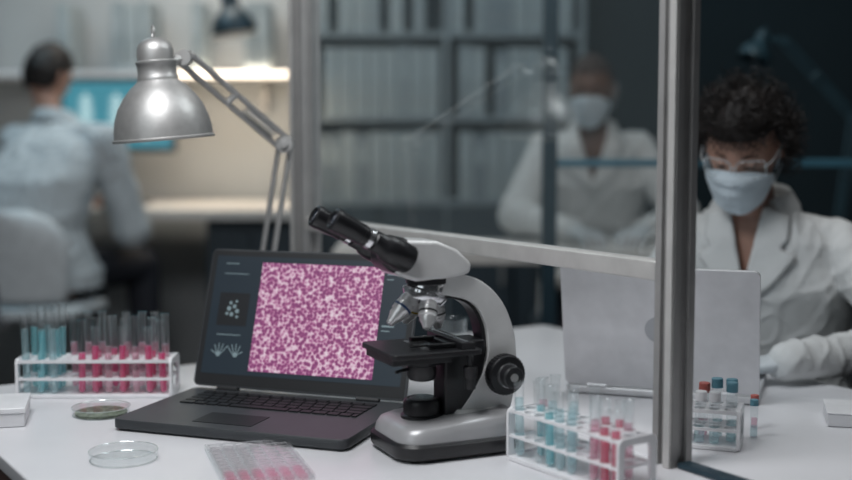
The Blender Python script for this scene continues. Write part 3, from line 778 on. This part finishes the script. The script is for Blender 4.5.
def make_tube(L,r,liq,fill,label,group):
    t=P(lambda b:lathe(b,[(0,0),(r*.5,r*.13),(r*.87,r*.5),(r,r),(r,L-.003),(r*1.15,L-.002),(r*1.15,L),(r*.93,L)],seg=20,cap=False),'test_tube',M_tube)
    top(t,label,'test tube',group)
    if liq:
        ri=r*.86
        P(lambda b:lathe(b,[(0,.001),(ri*.5,.0015+ri*.13),(ri*.87,.001+ri*.5),(ri,.001+ri),(ri,L*fill),(0,L*fill)],seg=16,cap=False),'liquid',liq,t)
    return t
def place(rk,protos,cells,p,nx,ny,zb=.0065):
    M=Matrix.Translation(rk.location)@Matrix.Rotation(rk.rotation_euler[2],4,'Z')
    for (i,j,k) in cells:
        w=M@V(((i-(nx-1)/2)*p,(j-(ny-1)/2)*p,zb))
        dup(protos[k],w,random.random()*6,tilt=.03)
def drop(protos):
    for t in protos:
        for c in list(t.children): bpy.data.objects.remove(c)
        bpy.data.objects.remove(t)
rkL=rack((-.573,2.045,.7505),rad(1),11,3,.0235,.066,.0083,'white test tube rack with teal and magenta filled tubes',True,M_white)
g='test tubes in the rack beside the dark laptop'
pr=[make_tube(.150,TR,M_teal,.72,'tall glass test tube filled with teal liquid',g),make_tube(.128,TR,M_pink,.55,'glass test tube holding magenta liquid',g),make_tube(.115,TR,M_pink,.72,'glass test tube nearly full of magenta liquid',g),make_tube(.135,TR,M_palepink,.60,'glass test tube holding pale pink liquid',g),make_tube(.140,TR,M_cyan,.80,'tall glass test tube with pale cyan liquid',g)]
cells=[(0,0,4),(0,2,0),(1,1,0),(1,2,4),(1,0,0),(2,2,0),(2,0,4),(2,1,0),
 (3,2,3),(4,0,1),(4,2,3),(5,1,1),(5,0,2),(5,2,3),(6,0,3),(6,2,1),(7,1,1),(7,0,2),(7,2,3),(8,0,3),(8,2,3),(9,1,1),(9,0,2),(9,2,3),(10,0,1),(10,1,3)]
place(rkL,pr,cells,.0235,11,3); drop(pr)
rkR=rack((.203,1.550,.7505),rad(-55),10,3,.0212,.072,.0083,'white plastic test tube rack in front of the microscope',True,M_white,th=.0045,fr=.009)
g='test tubes in the rack beside the microscope'
pr=[make_tube(.105,TR,M_cyan,.78,'glass test tube with pale cyan liquid',g),make_tube(.110,TR,M_teal,.66,'glass test tube with aqua liquid',g),make_tube(.100,TR,M_red,.74,'glass test tube with pinkish red liquid',g),make_tube(.105,TR,M_palepink,.7,'glass test tube with pale pink liquid',g),make_tube(.112,TR,None,0,'empty clear glass test tube',g)]
cells=[(0,0,0),(0,2,3),(1,1,1),(1,2,4),(2,0,4),(2,1,0),(3,2,0),(3,0,1),(4,1,0),(4,0,0),(5,2,4),(5,0,0),(6,1,3),(6,2,2),(7,0,3),(7,2,2),(8,0,2),(8,2,3),(9,0,2),(9,1,4)]
place(rkR,pr,cells,.0212,10,3); drop(pr)
rkS=rack((.414,1.705,.7505),rad(-20),4,3,.0215,.058,.0085,'small white rack with capped sample vials behind the metal post',True,M_white)
def vial(cap,liq,label,L=.078):
    t=P(lambda b:lathe(b,[(0,0),(.0072,.001),(.0075,.004),(.0075,L-.012),(.007,L-.012)],seg=20,cap=False),'sample_vial',M_tube); top(t,label,'vial','capped vials in the small rack')
    P(lambda b:lathe(b,[(0,L-.014),(.0084,L-.014),(.0084,L-.001),(.0076,L),(0,L)],seg=20,cap=False),'cap',cap,t)
    if liq: P(lambda b:lathe(b,[(0,.001),(.0064,.002),(.0066,.004),(.0066,L*.3),(0,L*.3)],seg=16,cap=False),'liquid',liq,t)
    return t
pr=[vial(M_capb,M_cyan,'clear sample vial with a grey blue cap',.088),vial(M_capr,M_palepink,'clear sample vial with a red cap',.080),vial(M_white,M_cyan,'clear sample vial with a white cap',.076)]
place(rkS,pr,[(0,1,2),(1,0,2),(1,2,1),(2,2,0),(2,0,2),(3,2,0),(3,1,0),(0,0,2)],.0215,4,3)
for i,(x,y) in ((0,(.492,1.745)),(1,(.508,1.80))):
    o=dup(pr[i],(x,y,.7505)); o['label']='capped sample vial standing on the table'; del o['group']; o.scale=(.75,.75,.65)
drop(pr)

# ------------------------------------------------------------ small table objects
def petri(loc,r,fill,label):
    t=P(lambda b:lathe(b,[(0,0),(r*.94,0),(r*.96,.001),(r*.96,.012)],seg=64,cap=False),'petri_dish',M_thin,loc=loc); top(t,label,'petri dish')
    P(lambda b:lathe(b,[(0,.0135),(r*.99,.0135),(r,.0130),(r,.006)],seg=64,cap=False),'lid',M_thin,t)
    P(lambda b:tube(b,[(r*math.cos(k*math.pi/32),r*math.sin(k*math.pi/32),.0132) for k in range(64)],.0006,6,True),'lid_rim',M_rim,t)
    P(lambda b:tube(b,[(r*.97*math.cos(k*math.pi/32),r*.97*math.sin(k*math.pi/32),.0008) for k in range(64)],.0006,6,True),'base_rim',M_rim,t)
    if fill: P(lambda b:lathe(b,[(0,.0015),(r*.9,.0015),(r*.9,.005),(r*.5,.0065),(0,.006)],seg=48,cap=False),'culture',fill,t)
petri((-.528,1.892,.7502),.046,M_green,'clear petri dish with a dark green culture')
petri((-.423,1.622,.7502),.047,None,'empty clear glass petri dish on the table')
wp=empty('well_plate',(-.232,1.595,.7502),rad(18),'clear multi-well sample tray with pale pink wells','sample tray')
P(lambda b:holed(b,6,10,.0185,.0080,.008,.009),'top_plate',M_plas,wp)
P(lambda b:slab(b,[(rrect(.119,.193,.006),0),(rrect(.119,.193,.006),.001)]),'bottom_plate',M_thin,wp)
def wells(b,rows):
    for i in range(6):
        for j in rows: cyl(b,((i-2.5)*.0185,(j-4.5)*.0185,.0015),((i-2.5)*.0185,(j-4.5)*.0185,.006),.0072,seg=14)
P(lambda b:wells(b,range(0,3)),'sample_liquid',M_palepink,wp)
P(lambda b:wells(b,range(3,10)),'sample_liquid',glass('faint_pink_liquid',(.985,.965,.97),.03,5,.1,.14,(.92,.88,.89)),wp)
for s in(-1,1):
    P(lambda b:box(b,(s*.0588,0,.0045),(.0012,.19,.009)),'side_wall',M_plas,wp)
    P(lambda b:box(b,(0,s*.0958,.0045),(.119,.0012,.009)),'side_wall',M_plas,wp)
bx=empty('storage_box',(-.70,1.845,.7505),rad(14),'low white cardboard box with a lid','box')
P(lambda b:box(b,(0,0,.011),(.13,.11,.022)),'box_body',M_paper,bx,bevel=.002)
P(lambda b:box(b,(0,0,.026),(.134,.114,.009)),'box_lid',M_white,bx,bevel=.002)
npd=empty('tissue_pad',(.70,1.84,.7505),rad(-15),'white pad of wipes on the table','pad')
P(lambda b:box(b,(0,0,.010),(.13,.1,.02)),'pad_sheets',M_paper,npd,bevel=.002)
P(lambda b:box(b,(0,0,.0212),(.132,.102,.0024)),'cover_sheet',M_white,npd,bevel=.001)
bk=P(lambda b:lathe(b,[(0,0),(.032,0),(.035,.004),(.035,.085),(.038,.090)],seg=40,cap=False),'beaker',M_tube,loc=(.045,2.33,.7502)); top(bk,'clear glass beaker with pale liquid behind the microscope','beaker')
P(lambda b:lathe(b,[(0,.004),(.033,.005),(.033,.045),(0,.045)],seg=32,cap=False),'liquid',M_cyan,bk)

# ------------------------------------------------------------ chairs
def chair(loc,rz,seat_h,label,m,back=.36,bw=.21):
    e=empty('swivel_chair',loc,rz,label,'chair')
    def seat(b): slab(b,[(rrect(.36,.36,.09),seat_h-.045),(rrect(.42,.42,.1),seat_h-.03),(rrect(.42,.42,.1),seat_h-.008),(rrect(.38,.38,.09),seat_h)])
    P(seat,'seat',m,e)
    def bk(b):
        N=14;Mv=12; g=[]
        for j in range(Mv):
            row=[]
            for i in range(N):
                a=(i/(N-1)-.5)*2; t=j/(Mv-1); ww=bw*math.sqrt(max(.12,1-max(0,(t-.45)/.58)**3))*(1-.15*(1-t)**3)
                row.append(b.verts.new((a*ww,-.22-.04*t+.07*a*a,seat_h+.02+t*back)))
            g.append(row)
        for j in range(Mv-1):
            for i in range(N-1): b.faces.new((g[j][i],g[j][i+1],g[j+1][i+1],g[j+1][i]))
    P(bk,'backrest',m,e,solid=.018)
    P(lambda b:tube(b,[(0,-.05,seat_h-.05),(0,-.24,seat_h-.05),(0,-.265,seat_h+.0),(0,-.27,seat_h+.1)],.013,10),'back_support',M_chrome,e)
    P(lambda b:(cyl(b,(0,0,.09),(0,0,seat_h-.04),.025),cyl(b,(0,0,seat_h-.065),(0,0,seat_h-.04),.08,.1)),'pole',M_chrome,e)
    def star(b):
        for k in range(5):
            a=k*2*math.pi/5; c=V((math.cos(a)*.27,math.sin(a)*.27,.065)); tube(b,[(0,0,.10),c],[.022,.013],8)
    P(star,'star_base',M_chrome,e)
    for k in range(5):
        a=k*2*math.pi/5; c=V((math.cos(a)*.27,math.sin(a)*.27,.028)); s=V((-math.sin(a),math.cos(a),0))*.02
        P(lambda b:(cyl(b,c-s,c+s,.028,seg=16),cyl(b,c,c+V((0,0,.035)),.008)),'caster',M_dark,e)
    return e
chair((.775,2.58,0),math.atan2(-.45,.89)+math.pi,.43,'grey swivel chair under the masked person with curly hair',M_cab,.30)
chair((.60,4.24,0),math.pi,.55,'swivel stool under the masked person behind the glass',M_cab,.25)
chair((-1.415,4.26,0),math.atan2(.98,.2)-math.pi/2,.60,'white shell swivel chair at the long bench',mat('chair_shell',(.72,.77,.80),.45),.33,.235)

# ------------------------------------------------------------ background furniture
def bench(name,x0,x1,y0,y1,z,mt,mc,label,ndoor,x_open=None):
    e=empty(name,((x0+x1)/2,(y0+y1)/2,0),0,label,'bench'); w=x1-x0;dd=y1-y0
    P(lambda b:box(b,(0,0,z-.02),(w,dd,.04)),'bench_top',mt,e,bevel=.003)
    xs=-w/2 if x_open is None else x_open-(x0+x1)/2
    bw=w/2-xs
    P(lambda b:box(b,(xs+bw/2,.03,(z-.042)/2+.03),(bw,dd-.1,z-.10)),'cabinet_body',mc,e,bevel=.003)
    for k in range(ndoor):
        cw=bw/ndoor; cx=xs+cw*(k+.5)
        dr=P(lambda b:box(b,(cx,-dd/2+.069,z/2-.01),(cw-.012,.018,z-.16)),'door',mc,e,bevel=.002)
        P(lambda b:tube(b,[(cx+cw*.35,-dd/2+.06,z*.62),(cx+cw*.35,-dd/2+.04,z*.62),(cx+cw*.35,-dd/2+.04,z*.74),(cx+cw*.35,-dd/2+.06,z*.74)],.005,6),'handle',M_post,dr)
    if x_open is not None:
        for yy in(-dd/2+.05,dd/2-.05): P(lambda b:box(b,(-w/2+.04,yy,(z-.04)/2),(.05,.05,z-.04)),'leg',M_chrome,e,bevel=.003)
    return e
bench('long_bench',-2.6,-.53,4.76,5.5,.905,M_desk,M_cab,'long pale bench with dark cabinets along the wall',2,-.90)
bench('work_bench',-.28,1.9,3.50,3.93,.86,M_desk,M_cab,'pale topped work bench in front of the masked person',1,1.25)
mo=empty('monitor',(-1.34,5.18,.9055),rad(-8),'flat monitor glowing cyan on the long bench','monitor')
P(lambda b:box(b,(0,0,.385),(.52,.03,.32)),'screen_frame',M_mon,mo,bevel=.005)
dsp=P(lambda b:box(b,(0,-.0155,.388),(.49,.002,.285)),'display',emis('monitor_cyan',(.06,.25,.32),1.0),mo)
M_scan=emis('scan_white',(.50,.72,.75),1.0)
for cx in(-.14,.0,.13):
    def xr(b):
        for k in range(7): box(b,(cx,-.0172,.30+.026*k),(.07-.006*abs(k-3),.001,.014))
        box(b,(cx,-.0172,.38),(.016,.001,.2))
    P(xr,'scan_picture',M_scan,dsp)
P(lambda b:(tube(b,[(0,.02,.35),(0,.05,.2),(0,.05,.01)],.02,10),slab(b,[(rrect(.24,.18,.03),0),(rrect(.24,.18,.03),.012)])),'stand',M_mon,mo)
shf=empty('wall_shelf',(-1.55,5.42,1.46),0,'long white wall shelf above the bench','shelf')
P(lambda b:box(b,(0,0,.0125),(1.9,.36,.025)),'shelf_board',M_white,shf,bevel=.003)
for x in(-.8,0,.8): P(lambda b:prism(b,[(x-.01,0),(x+.01,0),(x+.01,-.14),(x-.01,-.14)],.10,.18),'bracket',M_post,shf)
def binder(m,w,h,lab,name='ring_binder'):
    t=P(lambda b:box(b,(0,0,h/2),(w,.24,h)),name,m,bevel=.004); top(t,lab,'binder')
    P(lambda b:box(b,(0,-.1206,h*.68),(w*.62,.001,h*.3)),'spine_label',M_label,t)
    P(lambda b:lathe(b,[(.008,0),(.012,0),(.012,.002),(.008,.002)],Matrix.Translation((0,-.120,h*.22))@Matrix.Rotation(rad(90),4,'X'),16,False),'finger_hole',M_post,t)
    return t
bs_=[binder(M_binder,.062,.30,'pale blue grey upright ring binder'),binder(M_binder2,.05,.31,'mid grey upright ring binder'),binder(M_binder3,.055,.29,'dark slate upright ring binder')]
wid=[.066,.054,.059]
bc=empty('bookcase',(.09,5.42,0),0,'tall blue grey bookcase filled with binders','bookcase')
for s in(-1,0,1): P(lambda b:box(b,(s*.60,0,1.30),(.025,.30,2.60)),'side_panel',M_caseb,bc,bevel=.002)
P(lambda b:box(b,(0,.145,1.3),(1.2,.01,2.6)),'back_panel',M_casebk,bc)
SZ=[.92,1.29,1.66,2.03,2.40]
for z in SZ: P(lambda b:box(b,(0,0,z-.0125),(1.2,.295,.025)),'shelf',M_caseb,bc,bevel=.002)
for k in range(4):
    cx=-.45+.3*k
    dr=P(lambda b:box(b,(cx,-.155,.46),(.285,.018,.86)),'door',M_cab,bc,bevel=.002)
    P(lambda b:box(b,(cx+.1,-.17,.6),(.012,.014,.12)),'handle',M_post,dr,bevel=.002)
rnd=random.Random(11)
for z in SZ[:3]:
    for half in(-1,1):
        x=.09+(-.585 if half<0 else .015); end=x+.565
        while True:
            k=rnd.choice([0,0,0,0,0,1,1,2])
            if x+wid[k]>end: break
            if rnd.random()<.08: x+=.04; continue
            dup(bs_[k],(x+wid[k]/2,5.40,z+.0005),None,None,'ring binders in the bookcase'); x+=wid[k]
x=-2.3
while x<-.72:
    k=rnd.choice([0,0,1])
    if rnd.random()<.35: x+=.18; continue
    dup(bs_[k],(x+wid[k]/2,5.42,1.4855),None,None,'ring binders on the wall shelf'); x+=wid[k]
for t in bs_:
    for c in list(t.children): bpy.data.objects.remove(c)
    bpy.data.objects.remove(t)
rf=empty('metal_frame_screen',(.35,3.36,0),0,'dark teal metal frame standing in the lab','partition')
P(lambda b:box(b,(0,0,1.25),(.042,.04,2.5)),'post',M_blue,rf,bevel=.003)
P(lambda b:box(b,(1.9,0,1.25),(.042,.04,2.5)),'post',M_blue,rf,bevel=.003)
P(lambda b:box(b,(.95,0,1.125),(1.856,.03,.022)),'cross_rail',mat('teal_rail',(.08,.22,.30),.4,.3),rf,bevel=.003)
P(lambda b:box(b,(.95,0,2.48),(1.856,.04,.04)),'top_rail',M_blue,rf,bevel=.003)
M_dl=mat('blue_grey_enamel',(.035,.080,.105),.4,.3)
M_dl2=mat('dark_teal_enamel',(.02,.04,.055),.35,.3)
desk_lamp((1.32,3.78,.8605),(1.36,3.78,1.26),(1.13,3.78,1.50),(1.03,3.76,1.44),(1.07,3.78,1.535),1.0,M_dl,M_dl,'blue grey desk lamp on the rear work bench',M_dl2,0)
pn=empty('pendant_lamp',(-.79,4.95,1.62),0,'dark pendant lamp hanging above the long bench','lamp')
PM=Matrix.Rotation(rad(-8),4,'Y')
P(lambda b:lathe(b,[(r*1.1,z*1.1) for r,z in PR],PM,48,False),'lamp_shade',M_dl2,pn)
P(lambda b:lathe(b,[(r*1.1,z*1.1) for r,z in INN],PM,48,False),'shade_lining',M_lin,pn)
P(lambda b:tube(b,[(-.026,0,.19),(-.03,0,.4),(0,0,.8),(0,0,1.18)],.005,8),'cord',M_dl2,pn)

# ------------------------------------------------------------ lights
def area(loc,tgt,size,e,col):
    l=bpy.data.lights.new('area',type='AREA'); l.shape='SQUARE'; l.size=size; l.energy=e; l.color=col
    o=bpy.data.objects.new('area_light',l); COL.objects.link(o); o.location=loc
    o.rotation_euler=(V(tgt)-V(loc)).to_track_quat('-Z','Y').to_euler(); return o
area((-.5,1.2,2.4),(-.1,1.85,.8),.7,23,(.97,.98,1))
area((-1.6,-.3,2.2),(-.2,1.9,.9),1.6,9,(.88,.96,1))
area((.7,2.0,2.5),(.5,2.2,.8),.6,7.5,(.95,.98,1))
area((-1.6,4.2,2.7),(-1.6,4.7,1.0),.9,11,(.60,.86,1))
area((-.95,4.9,2.6),(-.95,5.6,1.2),.8,13,(1,.91,.80))
area((.2,4.4,2.7),(.1,5.3,1.2),.9,5.5,(.58,.84,.98))
area((.5,3.0,2.6),(.55,4.0,1.1),.6,4.2,(1,.95,.88))
area((1.6,4.4,2.7),(1.6,5.4,1.2),.8,2.2,(.4,.8,1))
area((-.85,5.15,1.44),(-.85,5.4,.9),.5,5.5,(1,.80,.58))
w=bpy.data.worlds.new('world'); scene.world=w; w.use_nodes=True
w.node_tree.nodes['Background'].inputs[0].default_value=(.03,.042,.05,1); w.node_tree.nodes['Background'].inputs[1].default_value=1.0

# ------------------------------------------------------------ camera
cam=bpy.data.cameras.new('camera'); cam.lens=50; cam.sensor_width=36; cam.clip_start=.05
cam.dof.use_dof=True; cam.dof.focus_distance=1.80; cam.dof.aperture_fstop=1.6
co=bpy.data.objects.new('camera',cam); COL.objects.link(co); co.location=(0,0,1.2); co.rotation_euler=(rad(85),0,0)
scene.camera=co
